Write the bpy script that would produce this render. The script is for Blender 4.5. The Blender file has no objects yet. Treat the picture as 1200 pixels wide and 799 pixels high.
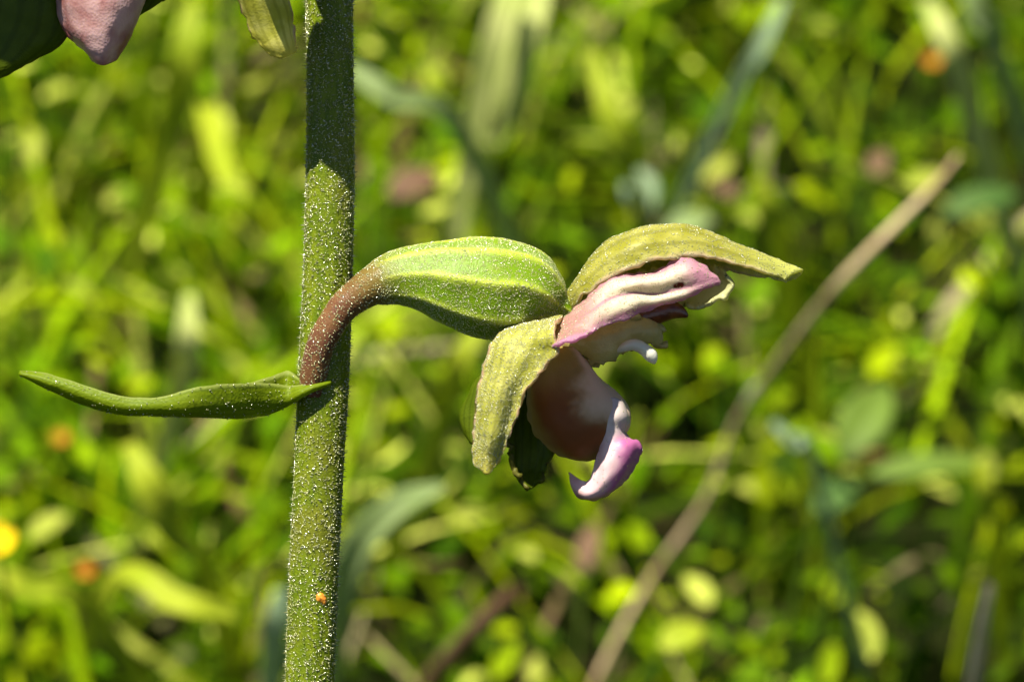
import bpy, math, random
import numpy as np
from mathutils import Vector, noise
random.seed(7)
rng = np.random.default_rng(11)
R = math.radians
scene = bpy.context.scene
col = scene.collection
scene.unit_settings.system = 'METRIC'
scene.unit_settings.scale_length = 0.01          # one unit is one centimetre
scene.unit_settings.length_unit = 'CENTIMETERS'

# ------------------------------------------------------------------ camera
PITCH, D, S = R(12), 18.0, 240.0                 # tilt down, focus distance (cm), reference px per cm at the focus
fwd = Vector((0, math.cos(PITCH), -math.sin(PITCH)))
upv = Vector((0, math.sin(PITCH), math.cos(PITCH)))
rgt = Vector((1, 0, 0))
CAM = -fwd * D
cd = bpy.data.cameras.new('camera')
cam = bpy.data.objects.new('camera', cd)
col.objects.link(cam)
cam.location = CAM
cam.rotation_euler = (R(90) - PITCH, 0, 0)
cd.sensor_width = 36
cd.lens = 36 * D / 5.0
cd.clip_start, cd.clip_end = 0.1, 5000
cd.dof.use_dof = True
cd.dof.focus_distance = D - 0.12
cd.dof.aperture_fstop = 0.6
scene.camera = cam

# ------------------------------------------------------------------ sky, sun, exposure
SUN_EL, SUN_AZ = 65, -35                          # elevation; degrees to the right of the camera axis (negative: left), in front of the flower
w = bpy.data.worlds.new('World')
scene.world = w
w.use_nodes = True
nt = w.node_tree
nt.nodes.clear()
sky = nt.nodes.new('ShaderNodeTexSky')
sky.sky_type = 'NISHITA'
sky.sun_disc = False
sky.altitude = 2400                               # a mountain meadow under a clear, deep sky
sky.dust_density = 0.3
sky.air_density = 0.65
sky.ozone_density = 0.6
sky.sun_elevation = R(SUN_EL)
sky.sun_rotation = R(180 - SUN_AZ)
bg = nt.nodes.new('ShaderNodeBackground')
bg.inputs['Strength'].default_value = 0.05
wo = nt.nodes.new('ShaderNodeOutputWorld')
nt.links.new(sky.outputs[0], bg.inputs[0])
nt.links.new(bg.outputs[0], wo.inputs[0])
sl = bpy.data.lights.new('sun', 'SUN')
sun = bpy.data.objects.new('sun', sl)
col.objects.link(sun)
sl.energy = 5.0
sl.angle = R(0.5)
sl.color = (1.0, 0.94, 0.82)
SUND = Vector((math.sin(R(SUN_AZ)) * math.cos(R(SUN_EL)), -math.cos(R(SUN_AZ)) * math.cos(R(SUN_EL)), math.sin(R(SUN_EL))))
sun.rotation_euler = SUND.to_track_quat('Z', 'Y').to_euler()
sun.location = SUND * 60
vs = scene.view_settings
scene.display_settings.display_device = 'sRGB'
vs.view_transform = 'Standard'
vs.look = 'None'
vs.gamma = 1
vs.use_curve_mapping = False
vs.exposure = 1.5
scene.render.engine = 'CYCLES'
cy = scene.cycles
cy.use_denoising = True
cy.max_bounces = 8
cy.diffuse_bounces = 2
cy.glossy_bounces = 2
cy.transmission_bounces = 4
cy.transparent_max_bounces = 4
cy.caustics_reflective = False
cy.caustics_refractive = False


# ------------------------------------------------------------------ helpers
def P(px, py, wv=0.0):
    """a point of the flower: reference position at the focus distance, wv px nearer the lens"""
    d = D - wv / S
    k = d / D / S
    return CAM + fwd * d + rgt * ((px - 600) * k) + upv * ((399.5 - py) * k)


SLOPE, LG = R(28), 42.0
GN = Vector((0, -math.sin(SLOPE), math.cos(SLOPE)))     # hillside normal
GS = Vector((0, math.cos(SLOPE), math.sin(SLOPE)))      # uphill
G0 = CAM + fwd * LG


def G(px, py, h):
    """a point h cm above the hillside under that line of sight"""
    d = fwd * D + rgt * ((px - 600) / S) + upv * ((399.5 - py) / S)
    t = (G0 + GN * h - CAM).dot(GN) / d.dot(GN)
    return CAM + d * t


WORLD = {}


def link(name, me, parent=None, origin=None, mat=None, smooth=True):
    o = bpy.data.objects.new(name, me)
    col.objects.link(o)
    if mat is not None:
        me.materials.append(mat)
    if smooth and len(me.polygons):
        me.polygons.foreach_set('use_smooth', [True] * len(me.polygons))
    place(o, parent, origin)
    return o


def place(o, parent, origin):
    origin = Vector((0, 0, 0)) if origin is None else origin
    WORLD[o] = origin
    if parent is not None:
        o.parent = parent
        o.location = origin - WORLD[parent]
    else:
        o.location = origin


def empty(name, origin):
    o = bpy.data.objects.new(name, None)
    col.objects.link(o)
    o.empty_display_size = 0.5
    place(o, None, origin)
    return o


def tag(o, label=None, cat=None, group=None, kind=None):
    for k, v in (('label', label), ('category', cat), ('group', group), ('kind', kind)):
        if v:
            o[k] = v
    return o


def cr(p, t):
    """Catmull-Rom through numpy points p (n,k) at t in 0..1"""
    n = len(p)
    x = t * (n - 1)
    i = min(int(x), n - 2)
    f = x - i
    a = p[i - 1] if i > 0 else 2 * p[0] - p[1]
    b, c = p[i], p[i + 1]
    d = p[i + 2] if i + 2 < n else 2 * p[-1] - p[-2]
    return 0.5 * (2 * b + (c - a) * f + (2 * a - 5 * b + 4 * c - d) * f * f + (3 * b - a - 3 * c + d) * f ** 3)


def grid_mesh(name, pts, nu, nv, origin, closed=False):
    """pts: list of rows (nu) of nv world Vectors -> mesh with uv (u along rows, v across)"""
    me = bpy.data.meshes.new(name)
    vv = [tuple(p - origin) for row in pts for p in row]
    fs, uv = [], []
    mv = nv if closed else nv - 1
    for i in range(nu - 1):
        for j in range(mv):
            j2 = (j + 1) % nv
            fs.append((i * nv + j, i * nv + j2, (i + 1) * nv + j2, (i + 1) * nv + j))
            for (a, b) in ((i, j), (i, j + 1), (i + 1, j + 1), (i + 1, j)):
                uv.append((a / (nu - 1), b / mv))
    me.from_pydata(vv, [], fs)
    ul = me.uv_layers.new(name='UVMap')
    ul.data.foreach_set('uv', np.array(uv, dtype=np.float32).ravel())
    me.update()
    return me


def sheet(name, rows, mat, parent, origin, nu=44, nv=26, th=5.0, rough=1.2, ragged=0.0, seed=0, mapf=None):
    """a petal: rows of control points (px, py, w) lofted both ways, given thickness; ragged = uneven margin in px"""
    mapf = mapf or P
    ctl = [np.array(r, dtype=float) for r in rows]
    m = len(ctl[0])
    dense = [[cr(r, j / (nv - 1)) for j in range(nv)] for r in ctl]
    cols = [np.array([dense[i][j] for i in range(len(ctl))]) for j in range(nv)]
    pts = []
    for i in range(nu):
        row = []
        for j in range(nv):
            q = cr(cols[j], i / (nu - 1)).copy()
            v = abs(2 * j / (nv - 1) - 1)
            nz = noise.noise_vector(Vector((q[0] * .03 + seed * 9, q[1] * .03, q[2] * .03)))
            nf = noise.noise_vector(Vector((q[0] * .11 + seed * 5, q[1] * .11, q[2] * .11)))
            q += np.array(nz) * rough * 2.0 + np.array(nf) * rough * .8
            if ragged and v > .8:
                q += np.array(nf) * ragged * (v - .8) / .2
            row.append(mapf(*q))
        pts.append(row)
    me = grid_mesh(name, pts, nu, nv, origin)
    o = link(name, me, parent, origin, mat)
    md = o.modifiers.new('thickness', 'SOLIDIFY')
    md.thickness = th / S
    md.offset = 0
    o['half'] = th / S / 2
    return o


def tube(name, stations, mat, parent, origin, nu=70, nv=36, ribs=0, ribamp=0.0, rough=1.0, seed=0, mapf=None, squash=1.0, cap=False):
    """stations: (px, py, w, r) -> round body swept along them, with lengthwise ribs"""
    mapf = mapf or P
    st = np.array(stations, dtype=float)
    cs = [cr(st, i / (nu - 1)) for i in range(nu)]
    pts = []
    for i in range(nu):
        c = cs[i]
        t = cs[min(i + 1, nu - 1)][:3] - cs[max(i - 1, 0)][:3]
        t = Vector(t).normalized()
        side = t.cross(Vector((0, 0, 1)))
        if side.length < .1:
            side = t.cross(Vector((0, 1, 0)))
        side.normalize()
        w2 = t.cross(side).normalized()
        row = []
        for j in range(nv):
            a = 2 * math.pi * j / nv
            r = max(c[3], 1e-4) * (1 + ribamp * (1 - 2 * abs(math.sin((ribs * a - .7) / 2)) ** .8) * min(1, 3 * i / nu) if ribs else 1)
            d = side * math.cos(a) + w2 * math.sin(a) * squash
            q = Vector(c[:3]) + d * r
            nz = noise.noise(Vector((q.x * .025 + seed * 7, q.y * .025, q.z * .025)))
            q += d * nz * rough * 2
            row.append(mapf(*q))
        pts.append(row)
    me = grid_mesh(name, pts, nu, nv, origin, closed=True)
    if cap:
        import bmesh
        bm = bmesh.new()
        bm.from_mesh(me)
        bmesh.ops.holes_fill(bm, edges=[e for e in bm.edges if e.is_boundary], sides=0)
        bm.to_mesh(me)
        bm.free()
    o = link(name, me, parent, origin, mat)
    o['half'] = 0.0
    return o


# ------------------------------------------------------------------ materials
def node(nt, typ, **kw):
    n = nt.nodes.new(typ)
    for k, v in kw.items():
        setattr(n, k, v)
    return n


class M:
    """small node-building wrapper"""

    def __init__(s, name):
        s.m = bpy.data.materials.new(name)
        s.m.use_nodes = True
        s.t = s.m.node_tree
        s.t.nodes.clear()
        s.out = node(s.t, 'ShaderNodeOutputMaterial')
        s.tc = node(s.t, 'ShaderNodeTexCoord')
        s.sep = node(s.t, 'ShaderNodeSeparateXYZ')
        s.L(s.tc.outputs['UV'], s.sep.inputs[0])
        s.u, s.v = s.sep.outputs[0], s.sep.outputs[1]
        s.obj = s.tc.outputs['Object']

    def L(s, a, b):
        s.t.links.new(a, b)

    def math(s, op, a, b=None, c=None, clamp=False):
        n = node(s.t, 'ShaderNodeMath', operation=op, use_clamp=clamp)
        for i, x in enumerate((a, b, c)):
            if x is None:
                continue
            if isinstance(x, (int, float)):
                n.inputs[i].default_value = x
            else:
                s.L(x, n.inputs[i])
        return n.outputs[0]

    def step(s, x, lo, hi, a=0.0, b=1.0):
        n = node(s.t, 'ShaderNodeMapRange', interpolation_type='SMOOTHSTEP')
        s.L(x, n.inputs['Value'])
        n.inputs['From Min'].default_value = lo
        n.inputs['From Max'].default_value = hi
        n.inputs['To Min'].default_value = a
        n.inputs['To Max'].default_value = b
        return n.outputs['Result']

    def noise(s, scale, detail=3, vec=None, rough=.55, dist=0.0):
        n = node(s.t, 'ShaderNodeTexNoise')
        n.inputs['Scale'].default_value = scale
        n.inputs['Detail'].default_value = detail
        n.inputs['Roughness'].default_value = rough
        n.inputs['Distortion'].default_value = dist
        s.L(vec if vec is not None else s.obj, n.inputs['Vector'])
        return n.outputs['Fac']

    def voro(s, scale, vec=None):
        n = node(s.t, 'ShaderNodeTexVoronoi')
        n.inputs['Scale'].default_value = scale
        s.L(vec if vec is not None else s.obj, n.inputs['Vector'])
        return n.outputs['Distance']

    def mix(s, f, a, b):
        n = node(s.t, 'ShaderNodeMix', data_type='RGBA')
        for i, x in ((0, f), (6, a), (7, b)):
            if isinstance(x, (int, float)):
                n.inputs[i].default_value = x
            elif isinstance(x, tuple):
                n.inputs[i].default_value = (*x, 1)
            else:
                s.L(x, n.inputs[i])
        return n.outputs[2]

    def edge(s):
        """0 in the middle of the sheet, 1 at its two side margins"""
        return s.math('ABSOLUTE', s.math('MULTIPLY_ADD', s.v, 2.0, -1.0))

    def finish(s, colr, rough=.5, transl=0.0, tcol=None, bump=None, bstr=.3, bdist=.005, spec=.5, coat=0.0, crough=.15, sss=0.0, sssr=(.03, .03, .01), tgain=1.0):
        p = node(s.t, 'ShaderNodeBsdfPrincipled')
        if isinstance(colr, tuple):
            p.inputs['Base Color'].default_value = (*colr, 1)
        else:
            s.L(colr, p.inputs['Base Color'])
        p.inputs['Roughness'].default_value = rough
        p.inputs['Specular IOR Level'].default_value = spec
        p.inputs['Coat Weight'].default_value = coat
        p.inputs['Coat Roughness'].default_value = crough
        if sss:
            p.inputs['Subsurface Weight'].default_value = sss
            p.inputs['Subsurface Radius'].default_value = sssr
            p.inputs['Subsurface Scale'].default_value = 1.0
        if bump is not None:
            b = node(s.t, 'ShaderNodeBump')
            b.inputs['Strength'].default_value = bstr
            b.inputs['Distance'].default_value = bdist
            s.L(bump, b.inputs['Height'])
            s.L(b.outputs[0], p.inputs['Normal'])
            if coat:
                s.L(b.outputs[0], p.inputs['Coat Normal'])
        res = p.outputs[0]
        if transl:
            t = node(s.t, 'ShaderNodeBsdfTranslucent')
            tc = tcol if tcol is not None else colr
            if isinstance(tc, tuple):
                t.inputs[0].default_value = (*tc, 1)
            else:
                hs = node(s.t, 'ShaderNodeHueSaturation')      # more light passes through than is scattered back
                hs.inputs['Value'].default_value = tgain
                s.L(tc, hs.inputs['Color'])
                s.L(hs.outputs[0], t.inputs[0])
            mx = node(s.t, 'ShaderNodeMixShader')
            mx.inputs[0].default_value = transl
            s.L(res, mx.inputs[1])
            s.L(t.outputs[0], mx.inputs[2])
            res = mx.outputs[0]
        s.L(res, s.out.inputs['Surface'])
        return s.m


def papilla_bump(m, sc=55):
    return m.math('ADD', m.math('MULTIPLY', m.voro(sc * 1.9), .7), m.math('MULTIPLY', m.noise(sc * .5, 3), .8))


def stem_mat():
    m = M('stem_skin')
    stretch = node(m.t, 'ShaderNodeMapping')
    stretch.inputs['Scale'].default_value = (1, 1, .12)
    m.L(m.obj, stretch.inputs[0])
    st = m.noise(26, 4, stretch.outputs[0])
    c = m.mix(m.step(st, .35, .68), (.072, .108, .002), (.12, .155, .004))
    c = m.mix(m.step(m.noise(3, 2), .5, .75, 0, .5), c, (.13, .12, .012))
    return m.finish(c, .42, bump=papilla_bump(m, 45), bstr=.55, bdist=.006, sss=.25, spec=.15)


def pedicel_mat():
    m = M('pedicel_skin')
    n1 = m.noise(9, 4)
    c = m.mix(m.step(n1, .35, .7), (.09, .035, .018), (.14, .07, .025))
    c = m.mix(m.step(m.u, .55, 1.0), c, (.13, .11, .015))
    return m.finish(c, .4, bump=papilla_bump(m, 50), bstr=.5, bdist=.006, sss=.2, spec=.15)


def ovary_mat():
    m = M('ovary_skin')
    tw = m.math('MULTIPLY_ADD', m.noise(5, 2), .5, -.25)
    a = m.math('ADD', m.math('MULTIPLY_ADD', m.v, 8 * math.pi, -.35), tw)
    rib = m.math('SUBTRACT', 1.0, m.math('ABSOLUTE', m.math('SINE', a)))
    rib = m.math('ADD', rib, m.math('MULTIPLY_ADD', m.noise(9, 3), .4, -.2))
    c = m.mix(m.step(rib, .3, .95), (.115, .2, .001), (.31, .38, .03))
    c = m.mix(m.step(m.noise(16, 4), .5, .75, 0, .6), c, (.17, .23, .01))
    c = m.mix(m.step(m.u, .3, .04), c, (.12, .075, .02))
    return m.finish(c, .42, bump=papilla_bump(m, 60), bstr=.5, bdist=.005, sss=.3, spec=.2)


def sepal_mat(name, inner, outer, margin, tip=None, mpow=.86, tr=.5):
    m = M(name)
    n1 = m.noise(8, 4)
    c = m.mix(m.step(n1, .35, .7), inner, outer)
    vein = m.math('MULTIPLY_ADD', m.math('COSINE', m.math('MULTIPLY', m.v, 2 * math.pi * 6)), .5, .5)
    c = m.mix(m.math('MULTIPLY', m.step(vein, .55, 1), .5), c, tuple(x * .62 for x in inner))
    e = m.math('ADD', m.edge(), m.math('MULTIPLY_ADD', n1, .3, -.15))
    c = m.mix(m.step(e, mpow, 1.0, 0, .85), c, margin)
    if tip:
        c = m.mix(m.step(m.u, .72, 1.0, 0, .8), c, tip)
    return m.finish(c, .38, transl=tr, tcol=c, tgain=1.4, bump=papilla_bump(m, 55), bstr=.4, bdist=.005, spec=.18)


def petal_mat():
    m = M('petal_skin')
    n1 = m.noise(9, 4)
    n2 = m.noise(4, 3)
    pink, cream = (.52, .26, .33), (.76, .67, .48)
    wob = m.math('MULTIPLY_ADD', n2, .16, -.08)
    v2 = m.math('ADD', m.v, wob)
    # two pale fields either side of the groove, mauve towards margins and tip
    lo = m.math('MULTIPLY', m.step(v2, .5, .6), m.step(v2, .9, .76))
    up = m.math('MULTIPLY', m.step(v2, .06, .2), m.step(v2, .5, .42))
    fld = m.math('MULTIPLY', m.math('MAXIMUM', lo, up), m.step(m.u, .12, .34))
    fld = m.math('MULTIPLY', fld, m.step(m.u, .86, .66))
    c = m.mix(fld, pink, cream)
    base = m.step(m.u, .34, .05)
    c = m.mix(m.math('MULTIPLY', base, .5), c, (.42, .26, .11))
    c = m.mix(m.step(n1, .55, .8, 0, .35), c, (.72, .62, .5))
    low = m.step(m.v, .88, 1.0)
    c = m.mix(m.math('MULTIPLY', low, .8), c, (.54, .26, .43))
    # the reddish brown hole-like blotch near the upper tip
    du = m.math('MULTIPLY', m.math('SUBTRACT', m.u, .70), 11.0)
    dv = m.math('MULTIPLY', m.math('SUBTRACT', m.v, .42), 8.5)
    dd = m.math('SQRT', m.math('ADD', m.math('MULTIPLY', du, du), m.math('MULTIPLY', dv, dv)))
    dd = m.math('ADD', dd, m.math('MULTIPLY_ADD', m.noise(30, 2), .6, -.3))
    c = m.mix(m.step(dd, .75, .35), c, (.1, .018, .01))
    return m.finish(c, .36, transl=.5, tcol=c, tgain=1.1, bump=papilla_bump(m, 60), bstr=.5, bdist=.005, spec=.2)


def lip_mat():
    m = M('lip_cup_skin')
    n1 = m.noise(6, 4)
    c = m.mix(m.step(n1, .35, .7), (.34, .25, .1), (.42, .3, .14))
    vn = m.math('ABSOLUTE', m.math('SINE', m.math('ADD', m.math('MULTIPLY', m.v, 60.0), m.math('MULTIPLY', m.noise(7, 3), 7.0))))
    c = m.mix(m.step(vn, .3, 0.0, 0, .22), c, (.24, .1, .05))
    # brownish red stain of the nectar bowl, fading to cream and pale pink at the mouth
    s = m.math('ADD', m.v, m.math('MULTIPLY_ADD', m.noise(5, 3), .35, -.17))
    c = m.mix(m.math('MULTIPLY', m.math('MULTIPLY', m.step(s, .66, .52), m.step(s, .08, .3)), m.math('MULTIPLY', m.step(m.u, .12, .42), m.step(m.u, 1.0, .75, .3, 1))), c, (.2, .07, .025))
    c = m.mix(m.step(m.u, .3, .0, 0, .8), c, (.25, .23, .05))
    c = m.mix(m.step(s, .56, .68, 0, .9), c, (.74, .56, .4))
    return m.finish(c, .48, bump=m.noise(30, 4), bstr=.35, bdist=.006, sss=.2, sssr=(.03, .015, .01), spec=.15, transl=.4, tcol=(.75, .45, .18))


def epichile_mat():
    m = M('lip_tip_skin')
    n1 = m.noise(10, 4)
    c = m.mix(m.step(n1, .35, .7), (.68, .44, .45), (.76, .56, .55))
    s = m.math('ADD', m.v, m.math('MULTIPLY_ADD', n1, .35, -.17))
    c = m.mix(m.step(s, .46, .74), c, (.4, .11, .26))
    c = m.mix(m.step(m.u, .4, .2), c, (.5, .42, .38))
    c = m.mix(m.step(m.u, .8, 1.0, 0, .7), c, (.34, .17, .13))
    return m.finish(c, .3, transl=.2, tcol=(.5, .26, .32), bump=papilla_bump(m, 70), bstr=.2, bdist=.004, spec=.5)


def plain(name, a, b, rough=.45, transl=0, scale=8, bstr=.4, sss=0.0, spec=.5, bsc=40):
    m = M(name)
    c = m.mix(m.step(m.noise(scale, 4), .35, .7), a, b)
    return m.finish(c, rough, transl=transl, tcol=c, tgain=1.5, bump=papilla_bump(m, bsc), bstr=bstr, bdist=.005, sss=sss, spec=spec)


def bract_mat():
    m = M('bract_skin')
    vein = m.math('MULTIPLY_ADD', m.math('COSINE', m.math('MULTIPLY', m.v, 2 * math.pi * 12)), .5, .5)
    c = m.mix(m.step(vein, .2, 1), (.11, .165, .002), (.15, .21, .003))
    c = m.mix(m.step(m.noise(5, 4), .4, .75, 0, .6), c, (.13, .17, .004))
    c = m.mix(m.step(m.edge(), .86, 1.0), c, (.2, .24, .05))
    return m.finish(c, .5, transl=.35, tcol=(.3, .4, .006), spec=.15, bump=papilla_bump(m, 40), bstr=.5, bdist=.005)


def hair_mat():
    m = M('glandular_hair')
    mt = m.finish((.42, .43, .18), .25, spec=1.0, transl=.5, tcol=(.5, .52, .2))
    gl = node(m.t, 'ShaderNodeBsdfGlossy')
    gl.inputs['Roughness'].default_value = .22
    gl.inputs['Color'].default_value = (1, 1, .82, 1)
    mx = node(m.t, 'ShaderNodeMixShader')
    geo = node(m.t, 'ShaderNodeNewGeometry')
    m.L(m.step(geo.outputs['Random Per Island'], .4, 1.0, .04, .62), mx.inputs[0])
    m.L(m.out.inputs['Surface'].links[0].from_socket, mx.inputs[1])
    m.L(gl.outputs[0], mx.inputs[2])
    m.L(mx.outputs[0], m.out.inputs['Surface'])
    return mt


MAT = dict(
    stem=stem_mat(), pedicel=pedicel_mat(), ovary=ovary_mat(), bract=bract_mat(), hair=hair_mat(),
    dorsal=sepal_mat('dorsal_sepal_skin', (.31, .3, .03), (.46, .44, .1), (.6, .45, .31), (.54, .56, .15)),
    sepal=sepal_mat('lateral_sepal_skin', (.42, .42, .05), (.6, .58, .17), (.6, .38, .28), (.64, .57, .1)),
    sepal_dark=sepal_mat('shaded_sepal_skin', (.08, .12, .003), (.11, .155, .006), (.13, .12, .02), tr=.45),  # green sepals with their shade put into the colour
    petal=petal_mat(), lip=lip_mat(), epichile=epichile_mat(),
    far_petal=plain('pale_petal_skin', (.42, .42, .18), (.5, .49, .27), .35, .35),
    column=plain('column_flesh', (.42, .33, .1), (.46, .4, .15), .32, .3, sss=.2),
    anther=plain('anther_maroon', (.06, .01, .004), (.13, .04, .01), .3, 0, scale=12),
    viscid=plain('viscid_gland_white', (.6, .58, .46), (.66, .65, .55), .15, .3, spec=.8, bstr=.1),
    pinklip=plain('pink_lip_flesh', (.3, .1, .085), (.58, .38, .36), .3, .25, scale=5, sss=.2),
    orange=plain('orange_grain', (.6, .2, .015), (.72, .3, .02), .5, 0, scale=30, bstr=.9, bsc=30),
)


# ------------------------------------------------------------------ hairs scattered over a set of surfaces
def scatter(name, objs, parent, origin, mat, seed=1):
    """objs: (object, count, length px, radius px, lean) - lean 0 stands up, 1 lies flat; one joined part"""
    g = np.random.default_rng(seed)
    V, F = [], []
    base = np.array([(1, 0, 0), (-.5, .87, 0), (-.5, -.87, 0), (0, 0, 1), (0, 0, -.6)])
    faces = np.array([(0, 1, 3), (1, 2, 3), (2, 0, 3), (1, 0, 4), (2, 1, 4), (0, 2, 4)])
    off = 0
    for (o, cnt, ln, rad, lean) in objs:
        me = o.data
        me.calc_loop_triangles()
        nt_ = len(me.loop_triangles)
        tri = np.empty(nt_ * 3, dtype=np.int32)
        me.loop_triangles.foreach_get('vertices', tri)
        tri = tri.reshape(-1, 3)
        co = np.empty(len(me.vertices) * 3, dtype=np.float32)
        me.vertices.foreach_get('co', co)
        co = co.reshape(-1, 3) + np.array(WORLD[o] - origin)
        a, b, c = co[tri[:, 0]], co[tri[:, 1]], co[tri[:, 2]]
        nr = np.cross(b - a, c - a)
        ar = np.linalg.norm(nr, axis=1) + 1e-12
        nr /= ar[:, None]
        idx = g.choice(nt_, cnt, p=ar / ar.sum())
        r1, r2 = np.sqrt(g.random(cnt)), g.random(cnt)
        p = a[idx] * (1 - r1)[:, None] + b[idx] * (r1 * (1 - r2))[:, None] + c[idx] * (r1 * r2)[:, None]
        n = nr[idx]
        if o['half'] > 0:
            n = n * np.where(g.random(cnt) < .5, 1, -1)[:, None]
        p = p + n * (o['half'] + rad / S * .05)
        rnd = g.normal(size=(cnt, 3))
        tang = rnd - n * (rnd * n).sum(1)[:, None]
        tang /= np.linalg.norm(tang, axis=1)[:, None]
        ax = n * (1 - lean) + tang * (lean * g.uniform(.5, 1.2, cnt))[:, None]
        ax /= np.linalg.norm(ax, axis=1)[:, None]
        s1 = np.cross(ax, tang + n * .3)
        s1 /= np.linalg.norm(s1, axis=1)[:, None]
        s2 = np.cross(ax, s1)
        sz = g.uniform(.55, 1.35, cnt)
        for k in range(5):
            q = p + s1 * (base[k, 0] * rad / S * sz)[:, None] + s2 * (base[k, 1] * rad / S * sz)[:, None] + ax * (base[k, 2] * ln / S * sz)[:, None]
            V.append((off + np.arange(cnt) * 5 + k, q))
        for f in faces:
            F.append(off + np.arange(cnt)[:, None] * 5 + f[None, :])
        off += cnt * 5
    vv = np.zeros((off, 3), dtype=np.float32)
    for i, q in V:
        vv[i] = q
    ff = np.concatenate(F).astype(np.int32)
    return link(name, np_mesh(name, vv, ff), parent, origin, mat)


def np_mesh(name, vv, ff, tint=None):
    me = bpy.data.meshes.new(name)
    k = ff.shape[1]
    me.vertices.add(len(vv))
    me.vertices.foreach_set('co', np.ascontiguousarray(vv, dtype=np.float32).ravel())
    me.loops.add(len(ff) * k)
    me.loops.foreach_set('vertex_index', np.ascontiguousarray(ff, dtype=np.int32).ravel())
    me.polygons.add(len(ff))
    me.polygons.foreach_set('loop_start', np.arange(0, len(ff) * k, k, dtype=np.int32))
    if tint is not None:
        at = me.attributes.new('tint', 'FLOAT_COLOR', 'POINT')
        at.data.foreach_set('color', np.concatenate([tint, np.ones((len(tint), 1))], 1).astype(np.float32).ravel())
    me.update(calc_edges=True)
    return me


# ------------------------------------------------------------------ the hillside
def hill_z(x, t):
    return .35 * noise.noise(Vector((x * .12, t * .12, 3.3))) + .12 * noise.noise(Vector((x * .5, t * .5, 8)))


def ground():
    n = 110
    ext = lambda k: math.copysign(abs(k) ** 2.2, k) * 380
    pts = []
    for i in range(n):
        t = ext(2 * i / (n - 1) - 1)
        pts.append([G0 + rgt * ext(2 * j / (n - 1) - 1) + GS * t + GN * hill_z(ext(2 * j / (n - 1) - 1), t) for j in range(n)])
    me = grid_mesh('ground', pts, n, n, G0)
    m = M('hillside_soil')
    c = m.mix(m.step(m.noise(.9, 5), .35, .65), (.008, .008, .002), (.008, .016, .002))
    c = m.mix(m.step(m.noise(3.5, 4), .5, .7), c, (.016, .012, .005))
    o = link('ground', me, None, G0, m.finish(c, .9, bump=m.noise(6, 6), bstr=.8, bdist=.3, spec=.02))
    tag(o, kind='structure')


ground()


def tint_mat(name, rough=.45, tr=.42, gain=1.5):
    m = M(name)
    at = node(m.t, 'ShaderNodeAttribute', attribute_name='tint')
    c = m.mix(m.step(m.noise(4, 3), .35, .7, 0, .45), at.outputs['Color'], (.1, .14, .002))
    hs = node(m.t, 'ShaderNodeHueSaturation')
    hs.inputs['Value'].default_value = gain
    hs.inputs['Saturation'].default_value = 1.0
    m.L(at.outputs['Color'], hs.inputs['Color'])
    return m.finish(c, .55, transl=tr, tcol=hs.outputs[0], spec=.02)


MAT['meadow'] = tint_mat('meadow_leaf')


def patch(x, t):
    """different plants grow in different patches: some pale, some deep green"""
    return np.array([min(1.6, max(.3, 1 + 1.4 * noise.noise(Vector((a * .6, b * .6, 21))) + .7 * noise.noise(Vector((a * 1.9, b * 1.5, 25))))) for a, b in zip(x, t)])[:, None]


def blades(name, n, xr, tr_, hmin, hmax, wmin, wmax, palette, seed, lean=.8, seg=5, dens=None):
    g = np.random.default_rng(seed)
    x, t = g.uniform(*xr, n), g.uniform(*tr_, n)
    if dens is not None:
        keep = g.random(n) < np.array([dens(a, b) for a, b in zip(x, t)])
        x, t = x[keep], t[keep]
        n = len(x)
    z = np.array([hill_z(a, b) for a, b in zip(x, t)])
    r_, s_, n_ = np.array(rgt), np.array(GS), np.array(GN)
    p0 = np.array(G0) + x[:, None] * r_ + t[:, None] * s_ + (z - .05)[:, None] * n_
    az = g.uniform(0, 2 * np.pi, n)
    hd = np.cos(az)[:, None] * r_ + np.sin(az)[:, None] * s_
    sd = -np.sin(az)[:, None] * r_ + np.cos(az)[:, None] * s_
    up = np.array((0, 0, 1.0)) * .6 + n_ * .4
    h = g.uniform(hmin, hmax, n)
    ln = np.abs(g.normal(0, lean, n)) + .15
    wd = g.uniform(wmin, wmax, n)
    tw = g.uniform(-1.2, 1.2, n)
    V = np.zeros((n, (seg + 1) * 2, 3))
    for k in range(seg + 1):
        f = k / seg
        droop = f * (1 - .32 * np.minimum(ln, 2) * f)
        c = p0 + up * (h * droop)[:, None] + hd * (h * ln * f ** 1.7)[:, None]
        ww = wd * (1 - f ** 2.2) * (.55 + .9 * f if f < .5 else 1.0) * .5 + .004
        sdv = sd * np.cos(tw * f)[:, None] + hd * np.sin(tw * f)[:, None]
        V[:, 2 * k] = c - sdv * ww[:, None]
        V[:, 2 * k + 1] = c + sdv * ww[:, None]
    pal = np.array(palette)
    tc = pal[g.integers(0, len(pal), n)] * g.uniform(.75, 1.3, (n, 1)) * patch(x, t)
    tint = np.repeat(tc, (seg + 1) * 2, axis=0)
    f0 = np.array([(2 * k, 2 * k + 1, 2 * k + 3, 2 * k + 2) for k in range(seg)])
    F = (np.arange(n)[:, None, None] * (seg + 1) * 2 + f0[None]).reshape(-1, 4)
    me = np_mesh(name, V.reshape(-1, 3) - np.array(G0), F, tint)
    return link(name, me, None, G0, MAT['meadow'])


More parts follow.
